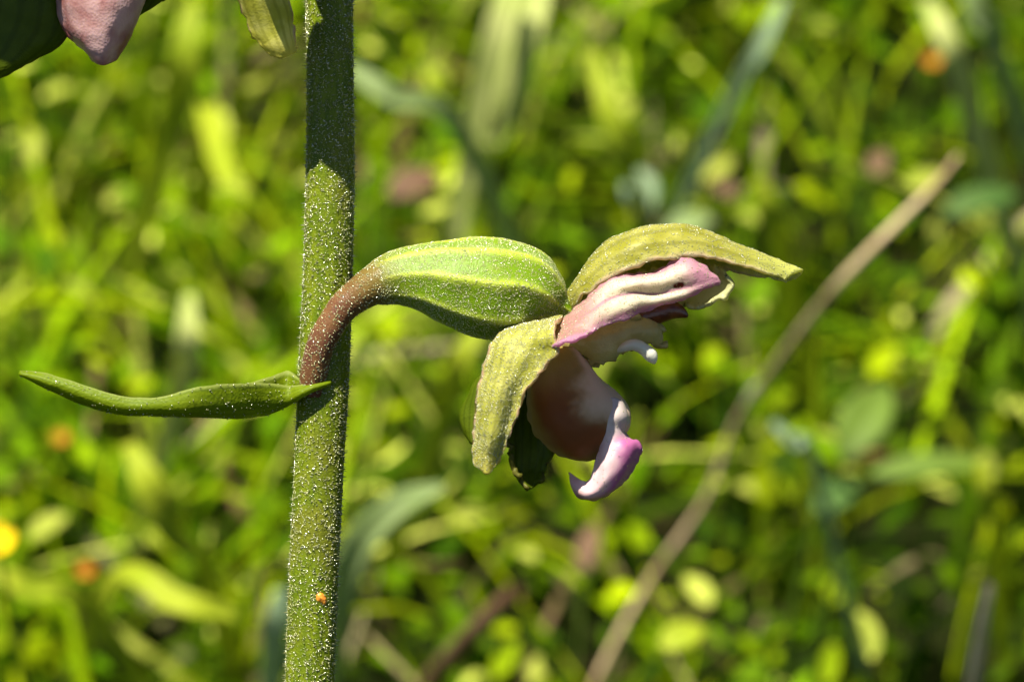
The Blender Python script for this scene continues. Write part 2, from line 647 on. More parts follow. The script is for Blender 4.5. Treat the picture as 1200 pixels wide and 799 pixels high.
def leaves(name, n, xr, tr_, hr, lr, asp, palette, seed, dens=None):
    """small oval leaves folded along the midrib, each on a short stalk of its own"""
    g = np.random.default_rng(seed)
    x, t = g.uniform(*xr, n), g.uniform(*tr_, n)
    if dens is not None:
        keep = g.random(n) < np.array([dens(a, b) for a, b in zip(x, t)])
        x, t = x[keep], t[keep]
        n = len(x)
    z = np.array([hill_z(a, b) for a, b in zip(x, t)])
    r_, s_, n_ = np.array(rgt), np.array(GS), np.array(GN)
    h = g.uniform(*hr, n) * g.uniform(.3, 1, n)
    base = np.array(G0) + x[:, None] * r_ + t[:, None] * s_ + (z - .05)[:, None] * n_
    p = base + h[:, None] * np.array((0, -.15, 1))
    az = g.uniform(0, 2 * np.pi, n)
    el = g.normal(.15, .5, n)
    hd = (np.cos(az)[:, None] * r_ + np.sin(az)[:, None] * s_) * np.cos(el)[:, None] + n_ * np.sin(el)[:, None]
    sd = -np.sin(az)[:, None] * r_ + np.cos(az)[:, None] * s_
    nn = np.cross(hd, sd)
    ln = g.uniform(*lr, n)
    wd = ln * asp * g.uniform(.7, 1.2, n) * .5
    prof = [(0, 0), (.25, .8), (.55, 1.0), (.82, .7), (1, 0)]
    V = np.zeros((n, 15, 3))
    fold = g.uniform(.15, .5, n)
    curl = g.uniform(-.25, .35, n)
    for k, (f, q) in enumerate(prof):
        c = p + hd * (ln * f)[:, None] - nn * (ln * curl * f * f)[:, None]
        V[:, k] = c
        V[:, 5 + k] = c + sd * (wd * q)[:, None] + nn * (wd * q * fold)[:, None]
        V[:, 10 + k] = c - sd * (wd * q)[:, None] + nn * (wd * q * fold)[:, None]
    st = np.zeros((n, 3, 3))
    st[:, 0] = base - sd * .02
    st[:, 1] = base + sd * .02
    st[:, 2] = p
    V = np.concatenate([V, st], 1)
    f0 = []
    for k in range(4):
        f0 += [(k, k + 1, 5 + k + 1), (k, 5 + k + 1, 5 + k), (k, 10 + k + 1, k + 1), (k, 10 + k, 10 + k + 1)]
    f0.append((15, 16, 17))
    f0 = np.array(f0)
    F = (np.arange(n)[:, None, None] * 18 + f0[None]).reshape(-1, 3)
    pal = np.array(palette)
    tc = pal[g.integers(0, len(pal), n)] * g.uniform(.7, 1.35, (n, 1)) * patch(x, t)
    me = np_mesh(name, V.reshape(-1, 3) - np.array(G0), F, np.repeat(tc, 18, axis=0))
    return link(name, me, None, G0, MAT['meadow'])


YG = [(.19, .29, .002), (.28, .36, .003), (.11, .21, .002), (.45, .49, .08), (.05, .12, .001)]
DG = [(.022, .06, .001), (.04, .095, .001), (.07, .14, .002), (.02, .05, .002), (.17, .24, .004)]
DRY = [(.26, .2, .11), (.2, .13, .07), (.3, .25, .15), (.13, .07, .04)]


def left_side(x, t):      # the grassy, yellower part of the slope
    return min(1, max(.08, .58 - x * .11 + t * .05 + .5 * noise.noise(Vector((x * .25, t * .25, 1)))))


def right_side(x, t):     # the leafier, darker part
    return min(1, max(.15, .55 + x * .08 - t * .04 + .5 * noise.noise(Vector((x * .3, t * .3, 5)))))


def gap(x, t):            # bare, dark pockets between the tussocks
    q = noise.noise(Vector((x * .9, t * .7, 31))) + .6 * noise.noise(Vector((x * 2.2, t * 1.7, 35)))
    thr = max(-.17, min(.1, -.09 + .026 * x - .012 * t))
    return 0.04 if q < thr else 1.0


def clump(x, t):
    return 1.0 if noise.noise(Vector((x * .6, t * .6, 12))) > -.02 else .1


tag(blades('meadow_grass', 20000, (-26, 26), (-20, 24), 1.0, 3.4, .06, .18, YG, 3, .8, dens=lambda x, t: left_side(x, t) * clump(x, t) * gap(x, t)),
    'short yellow-green grass carpeting the sunny hillside behind the orchid', 'grass', kind='stuff')
tag(blades('tall_grass', 2200, (-26, 26), (-20, 24), 3.0, 5.5, .08, .2, YG[:4], 14, .5, dens=lambda x, t: left_side(x, t) * clump(x, t) * gap(x, t)),
    'taller bright yellow-green grass blades standing above the meadow', 'grass', kind='stuff')
tag(blades('dark_grass', 9000, (-26, 26), (-20, 24), 1.0, 3.6, .07, .2, DG + YG[:2], 4, 1.0, dens=lambda x, t: right_side(x, t) * gap(x, t)),
    'deep green grass growing among the small meadow leaves', 'grass', kind='stuff')
tag(leaves('meadow_leaves', 40000, (-26, 26), (-20, 24), (.3, 2.8), (.18, .5), .6, DG + DG[:4] + YG[:4], 5, dens=lambda x, t: right_side(x, t) * gap(x, t)),
    'small oval green leaves of meadow herbs covering the slope', 'ground cover', kind='stuff')
tag(leaves('grassland_leaves', 36000, (-26, 26), (-20, 24), (.2, 3.0), (.18, .48), .5, YG + DG[:2], 6, dens=lambda x, t: left_side(x, t) * gap(x, t)),
    'small yellow-green leaves low between the meadow grass', 'ground cover', kind='stuff')
tag(blades('dead_grass', 1600, (-26, 26), (-20, 24), .6, 2.2, .08, .2, DRY, 8, 1.5, dens=gap),
    'withered straw coloured grass lying low in the meadow', 'dead grass', kind='stuff')


# ------------------------------------------------------------------ single plants that stand out of the meadow
def solid(name, color, b=None, rough=.5, tr=.35):
    m = M(name)
    c = m.mix(m.step(m.noise(2.2, 4), .35, .7), color, b or tuple(x * .7 for x in color))
    return m.finish(c, rough, transl=tr, tcol=tuple(min(.8, x * 1.4) for x in color), bump=m.noise(14, 3), bstr=.3, bdist=.03, spec=.1)


B = dict(
    pale=solid('pale_blade', (.42, .45, .15), (.32, .38, .09)), yellow=solid('yellow_green_blade', (.31, .36, .02), (.22, .29, .012)),
    glauc=solid('glaucous_blade', (.24, .31, .12), (.18, .25, .08)), green=solid('green_blade', (.12, .19, .025)),
    straw=solid('straw', (.48, .37, .21), (.24, .16, .07), .6, .1), white=solid('bleached_straw', (.46, .4, .3), (.34, .28, .19), .5, .1),
    brown=solid('dead_leaf_brown', (.1, .055, .03), (.16, .1, .055), .6, .2), yflower=solid('buttercup_petal', (.85, .6, .01), (.8, .52, .01), .3, .3),
    oflower=solid('orange_petal', (.5, .22, .02), (.4, .16, .02), .4, .3), deep=solid('deep_green_leaf', (.05, .11, .02), (.08, .14, .03)),
    bluish=solid('blue_grey_blade', (.24, .32, .19), (.18, .26, .14)),
)


def pxs(p):
    """cm per reference px at a point"""
    return (p - CAM).dot(fwd) / D / S


def field_blade(name, ctl, mat, label, cat='grass', root=True, group=None, nv=5, fold=.25):
    """ctl: (px, py, height above ground cm, width px); the last point is carried on down to the soil"""
    pts = [G(a, b, h) for a, b, h, _ in ctl]
    wd = [c[3] * pxs(p) for c, p in zip(ctl, pts)]
    if root:
        e = pts[-1]
        h = (e - G0).dot(GN)
        d = (pts[-1] - pts[-2])
        d = d - GN * d.dot(GN)
        d = d.normalized() * (h * .35) if d.length > 1e-6 else Vector()
        pts.append(e + d - GN * (h + .1))
        wd.append(wd[-1] * .8)
    a = np.array([list(p) + [x] for p, x in zip(pts, wd)])
    base = Vector(pts[-1])
    rows = []
    n = 26
    for i in range(n):
        q = cr(a, i / (n - 1))
        t = cr(a, min(1, i / (n - 1) + .02)) - cr(a, max(0, i / (n - 1) - .02))
        t = Vector(t[:3]).normalized()
        view = (CAM - Vector(q[:3])).normalized() + GN * .8
        s = t.cross(view).normalized()
        nn = s.cross(t).normalized()
        rows.append([Vector(q[:3]) + s * (q[3] * .5 * v) + nn * (abs(v) * q[3] * fold) for v in np.linspace(-1, 1, nv)])
    me = grid_mesh(name, rows, n, nv, base)
    o = link(name, me, None, base, B[mat])
    md = o.modifiers.new('thickness', 'SOLIDIFY')
    md.thickness = .012
    return tag(o, label, cat, group)


def stalk(name, ctl, mat, label, cat='stalk', nodes=(), root=True, tilt=0):
    """a round dry stem; ctl like field_blade (width = diameter px)"""
    pts = [G(a, b, h) for a, b, h, _ in ctl]
    rd = [c[3] * pxs(p) / 2 for c, p in zip(ctl, pts)]
    if root:
        h = (pts[-1] - G0).dot(GN)
        d = (pts[-1] - pts[-2]).normalized()
        pts.append(pts[-1] + (d - GN * d.dot(GN)) * h * .8 - GN * (h + .1))
        rd.append(rd[-1])
    st = [(*p, r) for p, r in zip(pts, rd)]
    base = Vector(pts[-1])
    e = empty(name, base)
    tube('stem', st, B[mat], e, base, nu=40, nv=10, mapf=lambda *q: Vector(q), rough=.008)
    for (f, sc, m2) in nodes:
        a = np.array(st)
        q0, q1, q2 = cr(a, f - .025), cr(a, f), cr(a, f + .03)
        s2 = [(*q0[:3], q0[3] * .9), (*(q0[:3] * .6 + q1[:3] * .4), q1[3] * sc * .9), (*q1[:3], q1[3] * sc), (*q2[:3], q2[3] * 1.05)]
        tube('sheath', s2, B[m2], e, base, nu=14, nv=10, mapf=lambda *q: Vector(q), rough=.01)
    return tag(e, label, cat)


def oval_leaf(name, px, py, h, lpx, wpx, ang, mat, label, cat='leaf', group=None, dip=.25, stalkmat=None):
    """one broad leaf on a stalk; ang = direction of its tip in the picture plane, degrees"""
    c = G(px, py, h)
    k = pxs(c)
    d = (rgt * math.cos(R(ang)) + (GS * .8 + GN * .25).normalized() * math.sin(R(ang))).normalized()
    nrm = (GN + Vector((random.uniform(-.3, .3), -.35, 0))).normalized()
    s = d.cross(nrm).normalized()
    nrm = s.cross(d).normalized()
    L, W = lpx * k, wpx * k
    base = c - d * L / 2
    foot = base - d * .4 - GN * ((base - G0).dot(GN) - d.dot(GN) * .4 + .1)
    e = empty(name, foot)
    rows = []
    for i in range(15):
        f = i / 14
        q = math.sin(math.pi * min(1, f * .97 + .015)) ** .75 * (1.1 - .25 * f)
        p = base + d * (L * f) - nrm * (L * dip * (f - .4) ** 2)
        rows.append([p + s * (W / 2 * q * v) + nrm * (abs(v) * W * .14 * q) for v in np.linspace(-1, 1, 7)])
    me = grid_mesh('blade', rows, 15, 7, foot)
    o = link('blade', me, e, foot, B[mat])
    md = o.modifiers.new('thickness', 'SOLIDIFY')
    md.thickness = .014
    tube('leaf_stalk', [(*foot, .03), (*((foot + base) / 2 - d * .1), .028), (*(base + d * .02), .022)], B['green'], e, foot, nu=10, nv=8, mapf=lambda *q: Vector(q), rough=.004)
    return tag(e, label, cat, group)


def field_flower(name, px, py, h, rpx, mat, label, n=5, cup=.7):
    c = G(px, py, h)
    k = pxs(c)
    r = rpx * k
    foot = c - GN * (h + .1) + GS * .3
    e = empty(name, foot)
    tube('flower_stalk', [(*foot, .035), (*((foot + c) / 2 + rgt * .1), .03), (*c, .03)], B['green'], e, foot, nu=14, nv=8, mapf=lambda *q: Vector(q), rough=.004)
    ax = (GN + Vector((.1, -.5, .3))).normalized()
    s1 = ax.cross(rgt).normalized()
    s2 = ax.cross(s1)
    for i in range(n):
        a = 2 * math.pi * i / n
        d = s1 * math.cos(a) + s2 * math.sin(a)
        t = ax.cross(d)
        rows = []
        for j in range(7):
            f = j / 6
            q = math.sin(math.pi * (f * .82 + .06)) ** .7
            p = c + d * (r * f) + ax * (r * cup * f * f)
            rows.append([p + t * (r * .55 * q * v) + ax * (abs(v) * .06 * r) for v in (-1, -.5, 0, .5, 1)])
        o = link('petal', grid_mesh('petal', rows, 7, 5, foot), e, foot, B[mat])
        o.modifiers.new('thickness', 'SOLIDIFY').thickness = .012
    tube('flower_centre', [(*(c - ax * r * .1), r * .1), (*(c + ax * r * .15), r * .28), (*(c + ax * r * .3), r * .2), (*(c + ax * r * .36), .004)], B['oflower'], e, foot, nu=8, nv=10, mapf=lambda *q: Vector(q), rough=.004)
    return tag(e, label, 'flower')


stalk('dry_stalk', [(1122, 184, 6.6, 5), (1090, 222, 6.8, 8), (985, 330, 6.2, 11), (905, 432, 4.4, 9), (862, 495, 3.4, 8), (826, 585, 2.5, 7), (754, 690, 1.6, 7), (690, 815, .9, 7)], 'straw',
      'long dry straw stalk leaning diagonally across the meadow', nodes=((.43, 1.5, 'white'),))
stalk('dry_stalk', [(606, 690, 3.0, 20), (560, 735, 2.4, 24), (500, 805, 1.0, 26)], 'brown', 'short brown dead stalk slanting up from the grass')
stalk('dry_stalk', [(1160, 685, 6.4, 9), (1150, 740, 5.8, 12), (1140, 800, 5.0, 13)], 'white', 'bleached whitish stalk standing upright near dark leaves')
field_blade('grass_blade', [(640, -40, 4.2, 20), (620, 30, 3.9, 36), (585, 150, 3.0, 34), (570, 185, 2.0, 28)], 'pale', 'broad pale grass blade, wider of two rising side by side')
field_blade('grass_blade', [(602, -40, 4.6, 20), (585, 30, 4.2, 30), (560, 140, 3.2, 28)], 'pale', 'pale grass blade, slimmer of two rising side by side')
field_blade('grass_blade', [(695, 60, 4.3, 8), (712, 130, 4.0, 26), (735, 195, 3.4, 28), (750, 250, 2.4, 24)], 'yellow', 'light yellow-green grass blade touching a round grey-green leaf')
field_blade('grass_blade', [(918, 0, 4.4, 8), (890, 60, 4.1, 16), (855, 120, 3.4, 15)], 'bluish', 'blue-grey grass blade catching the light')
field_blade('grass_blade', [(1085, 0, 4.4, 14), (1110, 50, 4.2, 26), (1135, 125, 3.4, 28)], 'pale', 'pale upright grass blade close to an orange flower')
field_blade('grass_blade', [(1130, -30, 4.4, 14), (1145, 20, 4.0, 26), (1170, 70, 3.4, 24)], 'glauc', 'grey-green blade beside the pale upright grass')
field_blade('grass_blade', [(520, 570, 5.6, 10), (470, 592, 5.4, 34), (425, 640, 4.8, 44), (400, 710, 3.8, 44), (392, 780, 2.6, 36)], 'glauc', 'wide grey-green blade arching over right behind the orchid stem')
field_blade('grass_blade', [(150, 520, 4.6, 12), (175, 570, 4.4, 38), (205, 625, 3.8, 42), (240, 680, 2.6, 34)], 'yellow', 'broad yellow-green blade lying slantwise below the orchid bract')
field_blade('grass_blade', [(-40, 655, 4.2, 18), (30, 690, 4.0, 28), (110, 722, 3.4, 24)], 'yellow', 'yellow-green blade reaching down from the yellow flower')
field_blade('grass_blade', [(280, 722, 3.8, 14), (210, 706, 4.0, 30), (130, 690, 3.6, 26)], 'yellow', 'light blade lying almost flat in the grass')
field_blade('grass_blade', [(410, 80, 4.8, 14), (460, 115, 4.6, 26), (540, 160, 3.8, 24)], 'glauc', 'grey-green blade slanting down away from the orchid stem')
field_blade('grass_blade', [(225, 0, 4.4, 14), (215, 70, 4.0, 34), (200, 160, 3.0, 32)], 'yellow', 'tall yellow-green blade under the upper orchid flower')
field_blade('grass_blade', [(290, 230, 3.8, 10), (262, 200, 3.8, 26), (240, 130, 3.2, 26)], 'yellow', 'bright blade bending over beneath a sepal tip')
field_blade('grass_blade', [(1148, 540, 5.0, 10), (1158, 590, 4.6, 22), (1166, 650, 3.6, 22)], 'yellow', 'thin yellow-green blade above the bleached stalk')
field_blade('grass_blade', [(330, 690, 4.0, 14), (322, 740, 3.6, 26), (318, 810, 2.6, 26)], 'bluish', 'blue-grey blade close against the lower orchid stem')
field_blade('grass_blade', [(890, 210, 4.2, 12), (902, 255, 3.8, 34), (915, 310, 3.0, 30)], 'yellow', 'vivid yellow-green blade behind the hooded sepal')
field_blade('grass_blade', [(575, 370, 4.2, 10), (540, 420, 4.0, 24), (520, 500, 3.0, 24)], 'yellow', 'yellow-green blade beneath the ribbed ovary')
field_blade('grass_blade', [(222, 345, 4.2, 12), (220, 395, 4.0, 26), (212, 460, 3.2, 26)], 'pale', 'short pale blade just above the orchid bract')
field_blade('grass_blade', [(905, 495, 5.2, 8), (930, 520, 5.0, 16), (955, 548, 4.4, 14)], 'bluish', 'short silvery blade fragment beside the long dry stalk')
oval_leaf('round_leaf', 750, 222, 2.6, 72, 42, 100, 'bluish', 'round grey-green leaf at the foot of a yellow-green blade')
oval_leaf('round_leaf', 808, 262, 2.8, 60, 34, 20, 'glauc', 'grey-green leaf right above the hooded sepal')
oval_leaf('broad_leaf', 1015, 490, 3.4, 120, 60, 60, 'green', 'large green leaf among dark herbs')
oval_leaf('broad_leaf', 1150, 235, 2.8, 100, 40, 20, 'deep', 'large dull green leaf below the end of the dry stalk')
oval_leaf('broad_leaf', 800, 745, 4.2, 62, 38, 25, 'yellow', 'shiny yellow-green leaf near the foot of the dry stalk')
oval_leaf('broad_leaf', 1090, 545, 3.8, 150, 34, 8, 'green', 'long narrow green leaf lying level among herbs')
oval_leaf('broad_leaf', 980, 580, 3.6, 70, 46, 40, 'deep', 'dark green leaf under the long narrow leaf')
oval_leaf('dead_leaf', 1030, 190, 2.2, 42, 26, 60, 'brown', 'small brown dead leaf under the orange flower', 'dead leaf')
oval_leaf('dead_leaf', 850, 222, 2.0, 40, 22, 140, 'brown', 'small brown dead leaf near the grey-green leaves', 'dead leaf')
oval_leaf('dead_leaf', 485, 215, 2.6, 70, 44, 30, 'brown', 'larger brown dead leaf between the stem and the ovary', 'dead leaf')
oval_leaf('dead_leaf', 690, 640, 1.8, 70, 28, 80, 'brown', 'brown dead leaf directly below the flower lip', 'dead leaf')
oval_leaf('dead_leaf', 600, 350, 2.0, 40, 26, 80, 'brown', 'brown dead leaf mostly hidden by the ovary', 'dead leaf')
field_flower('yellow_flower', -4, 640, 5.2, 22, 'yflower', 'bright yellow flower at the edge of the meadow view')
field_flower('orange_flower', 1091, 76, 3.0, 11, 'oflower', 'small orange flower beside a pale upright blade')
field_flower('orange_flower', 100, 672, 2.4, 11, 'oflower', 'small orange flower next to the bright yellow flower')
field_flower('orange_flower', 72, 516, 2.6, 10, 'oflower', 'small orange flower below the tip of the bract')

# ------------------------------------------------------------------ the orchid
base = P(352, 1300, 0)
down = P(352, 1300, 0)
# the stem goes on below the frame down to the soil
dn = Vector((0, 0.02, -1))
t_hit = (G0 - down).dot(GN) / dn.dot(GN)
FOOT = down + dn * t_hit
orchid = empty('orchid', FOOT)
tag(orchid, 'wild orchid with one open pinkish green flower on an upright hairy stem', 'orchid')

stem_pts = [(392, -900, 0, 20), (391, -600, 0, 23), (389, -300, 0, 26), (387, -100, 0, 27.5), (386, 0, 0, 27.5), (387, 100, 0, 27.5), (387, 200, 0, 28.5), (384, 320, 0, 29),
            (379, 440, 0, 30), (374, 540, 0, 29), (368, 660, 0, 29), (364, 760, 0, 29), (361, 860, 0, 29), (355, 1080, 0, 30), (352, 1300, 0, 31)]
stw = [(*P(a, b, c), r / S) for a, b, c, r in stem_pts]
for f in (.25, .5, .75, 1.0):
    q = down.lerp(FOOT - Vector((0, 0, .3)), f)
    stw.append((*q, (31 + 8 * f) / S))
stem = tube('stem', stw, MAT['stem'], orchid, FOOT, nu=260, nv=40, mapf=lambda *q: Vector(q), rough=.004, ribs=9, ribamp=.012)

NODE = P(366, 436, 26)
# pedicel, the flower's own root object
flower = tube('flower', [(364, 462, 22, 14), (367, 438, 28, 16.5), (373, 412, 35, 16.5), (384, 388, 38, 16.5), (400, 363, 38, 17.5), (421, 345, 36, 20), (446, 331, 33, 25), (466, 326, 31, 28)],
              MAT['pedicel'], orchid, NODE, nu=50, nv=32, rough=.9, seed=2)
flower['label'] = 'open flower with hooded sepal, pink petals and cupped lip, on a reddish pedicel'
ovary = tube('ovary', [(424, 341, 35.5, 17), (442, 333, 33, 25.5), (466, 326, 31, 32), (500, 325, 28, 41), (540, 332, 24, 53), (580, 338, 18, 58), (615, 341, 12, 50), (640, 350, 6, 35), (655, 359, 3, 19), (668, 366, 0, 12)],
             MAT['ovary'], flower, NODE, nu=90, nv=128, ribs=8, ribamp=.045, rough=1.2, seed=4)


def hood(near, crest, k=.34, kw=.78):
    rows = []
    for (nx, ny, nw), (cx, cyy) in zip(near, crest):
        mx, my = cx + (nx - cx) * .42, cyy + (ny - cyy) * k
        rows.append([(nx, ny, nw), (mx, my, nw * kw), (cx, cyy, 0), (mx, my + 5, -nw * kw), (nx, ny + .4 * nw, -nw)])
    return rows


dorsal = sheet('dorsal_sepal', hood(
    [(668, 366, 8), (682, 350, 30), (702, 333, 44), (730, 318, 50), (762, 308, 50), (795, 302, 44), (830, 303, 34), (865, 311, 24), (900, 321, 15), (921, 327, 9)],
    [(660, 352), (676, 328), (697, 299), (720, 280), (752, 269), (787, 265), (822, 270), (858, 284), (900, 302), (940, 318)]),
    MAT['dorsal'], flower, NODE, nu=64, nv=36, th=4.5, ragged=2.5, seed=1)

# the petal on this side: upper margin, pale field, groove, lower margin
petal = sheet('petal', [
    [(655, 377, 44), (652, 383, 58), (651, 389, 74), (645, 398, 100), (641, 408, 124)],
    [(688, 350, 42), (684, 362, 60), (680, 374, 78), (677, 385, 104), (675, 397, 138)],
    [(716, 325, 42), (716, 337, 60), (714, 352, 66), (712, 367, 76), (710, 382, 80)],
    [(746, 322, 40), (746, 332, 60), (746, 344, 54), (748, 356, 60), (748, 367, 54)],
    [(772, 318, 38), (774, 328, 58), (774, 343, 50), (778, 350, 54), (780, 356, 48)],
    [(792, 305, 38), (796, 322, 56), (798, 338, 50), (802, 345, 52), (804, 348, 46)],
    [(812, 303, 38), (818, 316, 50), (822, 330, 48), (824, 335, 47), (824, 338, 44)],
    [(836, 321, 36), (840, 324, 40), (842, 327, 40), (843, 329, 40), (842, 331, 38)]],
    MAT['petal'], flower, NODE, nu=70, nv=44, th=4, ragged=3, seed=2)
far_petal = sheet('petal', [
    [(700, 345, -30), (696, 360, -36), (694, 375, -34), (694, 388, -26)],
    [(740, 322, -34), (742, 340, -44), (742, 356, -42), (742, 372, -30)],
    [(790, 312, -22), (796, 332, -30), (798, 346, -26), (796, 360, -14)],
    [(826, 310, -4), (828, 330, -10), (822, 350, -6), (814, 363, 2)],
    [(848, 318, 10), (850, 330, 6), (844, 344, 6), (834, 354, 10)],
    [(850, 321, 16), (857, 330, 14), (860, 337, 14), (852, 345, 14)]],
    MAT['far_petal'], flower, NODE, nu=50, nv=26, th=5, ragged=7, seed=3)

column = sheet('column', [
    [(634, 388, 12), (632, 398, 16), (634, 408, 16), (638, 418, 10)],
    [(660, 384, 14), (660, 396, 20), (662, 404, 20), (666, 410, 14)],
    [(690, 376, 16), (688, 394, 24), (687, 406, 24), (684, 416, 18)],
    [(716, 370, 16), (712, 392, 26), (708, 412, 26), (700, 428, 18)],
    [(742, 368, 16), (738, 386, 25), (732, 402, 24), (724, 416, 18)],
    [(762, 374, 12), (762, 384, 18), (762, 392, 18), (760, 402, 12)],
    [(771, 386, 6), (773, 392, 8), (774, 398, 8), (772, 406, 6)]],
    MAT['column'], flower, NODE, nu=60, nv=36, th=9, ragged=16, seed=5)
anther = tube('anther', [(724, 372, 4, 6), (738, 372, 8, 12), (755, 369, 8, 16), (773, 365, 8, 17), (788, 364, 6, 13), (799, 367, 4, 8), (806, 371, 3, 3)],
              MAT['anther'], flower, NODE, nu=30, nv=20, squash=.8, rough=2.5, cap=True)
gland = tube('gland', [(722, 412, 24, 2), (731, 407, 27, 5.5), (741, 404, 28, 6.5), (749, 406, 26, 7), (754, 409, 25, 7), (758, 412, 24, 7.5), (762, 416, 23, 8), (765, 421, 22, 6), (767, 426, 20, 1.5)],
             MAT['viscid'], flower, NODE, nu=40, nv=18, cap=True, rough=.8)

# the lip: a bowl open towards the top right, its rim folded outwards
lip = sheet('lip_cup', [
    [(640, 400, 4), (634, 402, 18), (640, 405, 30), (655, 406, 34), (668, 408, 26), (674, 410, 6), (668, 408, -22)],
    [(628, 428, 4), (628, 428, 28), (640, 430, 42), (662, 430, 44), (680, 426, 34), (684, 424, 8), (678, 424, -28)],
    [(621, 458, 2), (624, 458, 34), (640, 462, 52), (668, 460, 54), (696, 450, 42), (702, 446, 10), (694, 444, -34)],
    [(623, 492, 0), (630, 492, 36), (648, 496, 56), (676, 490, 60), (712, 472, 48), (722, 464, 14), (712, 460, -38)],
    [(638, 518, 0), (646, 518, 32), (664, 520, 50), (688, 512, 54), (720, 492, 46), (735, 480, 16), (724, 474, -36)],
    [(662, 533, 0), (668, 533, 22), (682, 531, 34), (700, 522, 40), (724, 506, 36), (736, 495, 14), (728, 488, -28)],
    [(690, 537, 0), (694, 536, 10), (700, 534, 18), (708, 528, 22), (722, 517, 22), (730, 508, 10), (726, 502, -16)]],
    MAT['lip'], flower, NODE, nu=50, nv=50, th=6, ragged=2, seed=6)
lip_back = sheet('lip_cup', [
    [(640, 400, 4), (636, 404, -12), (648, 406, -26), (668, 408, -22)],
    [(628, 428, 4), (630, 430, -22), (648, 430, -40), (678, 424, -28)],
    [(621, 458, 2), (626, 460, -30), (650, 460, -52), (694, 444, -34)],
    [(623, 492, 0), (634, 492, -32), (660, 490, -56), (712, 460, -38)],
    [(638, 518, 0), (650, 518, -28), (676, 512, -48), (724, 474, -36)],
    [(662, 533, 0), (672, 532, -18), (696, 522, -34), (728, 488, -28)],
    [(690, 537, 0), (696, 535, -8), (710, 526, -16), (726, 502, -16)]],
    MAT['lip'], flower, NODE, nu=40, nv=26, th=6, ragged=2, seed=7)
epichile = sheet('lip_tip', [
    [(706, 470, 44), (714, 467, 43), (722, 468, 38), (729, 472, 28), (733, 478, 12)],
    [(704, 490, 46), (713, 486, 50), (723, 486, 50), (731, 489, 42), (736, 493, 26)],
    [(702, 503, 46), (708, 499, 50), (717, 499, 50), (725, 502, 44), (731, 505, 28)],
    [(702, 522, 36), (708, 519, 46), (717, 516, 50), (728, 514, 46), (738, 516, 30)],
    [(701, 536, 36), (708, 534, 48), (720, 530, 54), (736, 524, 50), (748, 518, 30)],
    [(698, 550, 34), (706, 550, 46), (718, 546, 52), (734, 542, 48), (749, 528, 28)],
    [(692, 562, 30), (700, 566, 40), (710, 564, 46), (724, 562, 42), (741, 548, 24)],
    [(686, 566, 26), (692, 574, 34), (700, 576, 38), (712, 576, 34), (724, 569, 20)],
    [(677, 562, 22), (680, 572, 28), (686, 580, 30), (693, 583, 26), (704, 582, 16)],
    [(668, 555, 22), (668, 563, 25), (672, 573, 25), (677, 581, 22), (684, 584, 14)]],
    MAT['epichile'], flower, NODE, nu=64, nv=34, th=5, ragged=2.5, rough=.5, seed=8)

sepal = sheet('lateral_sepal', [
    [(600, 386, 40), (616, 380, 58), (634, 377, 62), (650, 373, 58), (659, 372, 48)],
    [(584, 392, 64), (598, 391, 90), (618, 390, 98), (638, 389, 116), (651, 384, 118)],
    [(572, 412, 78), (586, 412, 100), (604, 412, 110), (632, 412, 118), (655, 410, 124)],
    [(565, 445, 84), (578, 444, 106), (594, 443, 114), (614, 441, 112), (635, 434, 120)],
    [(559, 478, 84), (570, 478, 106), (584, 476, 114), (600, 474, 106), (615, 467, 112)],
    [(556, 510, 82), (566, 511, 102), (577, 510, 110), (590, 508, 102), (600, 502, 102)],
    [(555, 532, 82), (563, 534, 97), (571, 534, 102), (580, 533, 98), (589, 528, 96)],
    [(557, 545, 84), (563, 549, 93), (570, 555, 96), (575, 548, 94), (583, 543, 94)]],
    MAT['sepal'], flower, NODE, nu=60, nv=36, th=4.5, ragged=3, seed=9)
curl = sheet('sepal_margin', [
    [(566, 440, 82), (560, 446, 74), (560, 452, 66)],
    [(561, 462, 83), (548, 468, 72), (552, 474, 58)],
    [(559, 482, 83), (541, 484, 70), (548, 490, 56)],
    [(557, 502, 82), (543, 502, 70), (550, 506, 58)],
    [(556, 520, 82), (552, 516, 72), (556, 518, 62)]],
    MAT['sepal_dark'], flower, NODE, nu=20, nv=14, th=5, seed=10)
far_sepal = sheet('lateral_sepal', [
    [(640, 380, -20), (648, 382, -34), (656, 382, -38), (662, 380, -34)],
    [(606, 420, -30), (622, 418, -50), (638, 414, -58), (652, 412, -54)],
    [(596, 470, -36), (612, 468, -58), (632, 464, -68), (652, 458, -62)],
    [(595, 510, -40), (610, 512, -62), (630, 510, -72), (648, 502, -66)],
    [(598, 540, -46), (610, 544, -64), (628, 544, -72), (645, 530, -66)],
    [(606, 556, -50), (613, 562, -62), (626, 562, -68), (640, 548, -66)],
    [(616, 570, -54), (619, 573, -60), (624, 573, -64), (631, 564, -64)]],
    MAT['sepal_dark'], flower, NODE, nu=46, nv=24, th=6, ragged=9, seed=11)

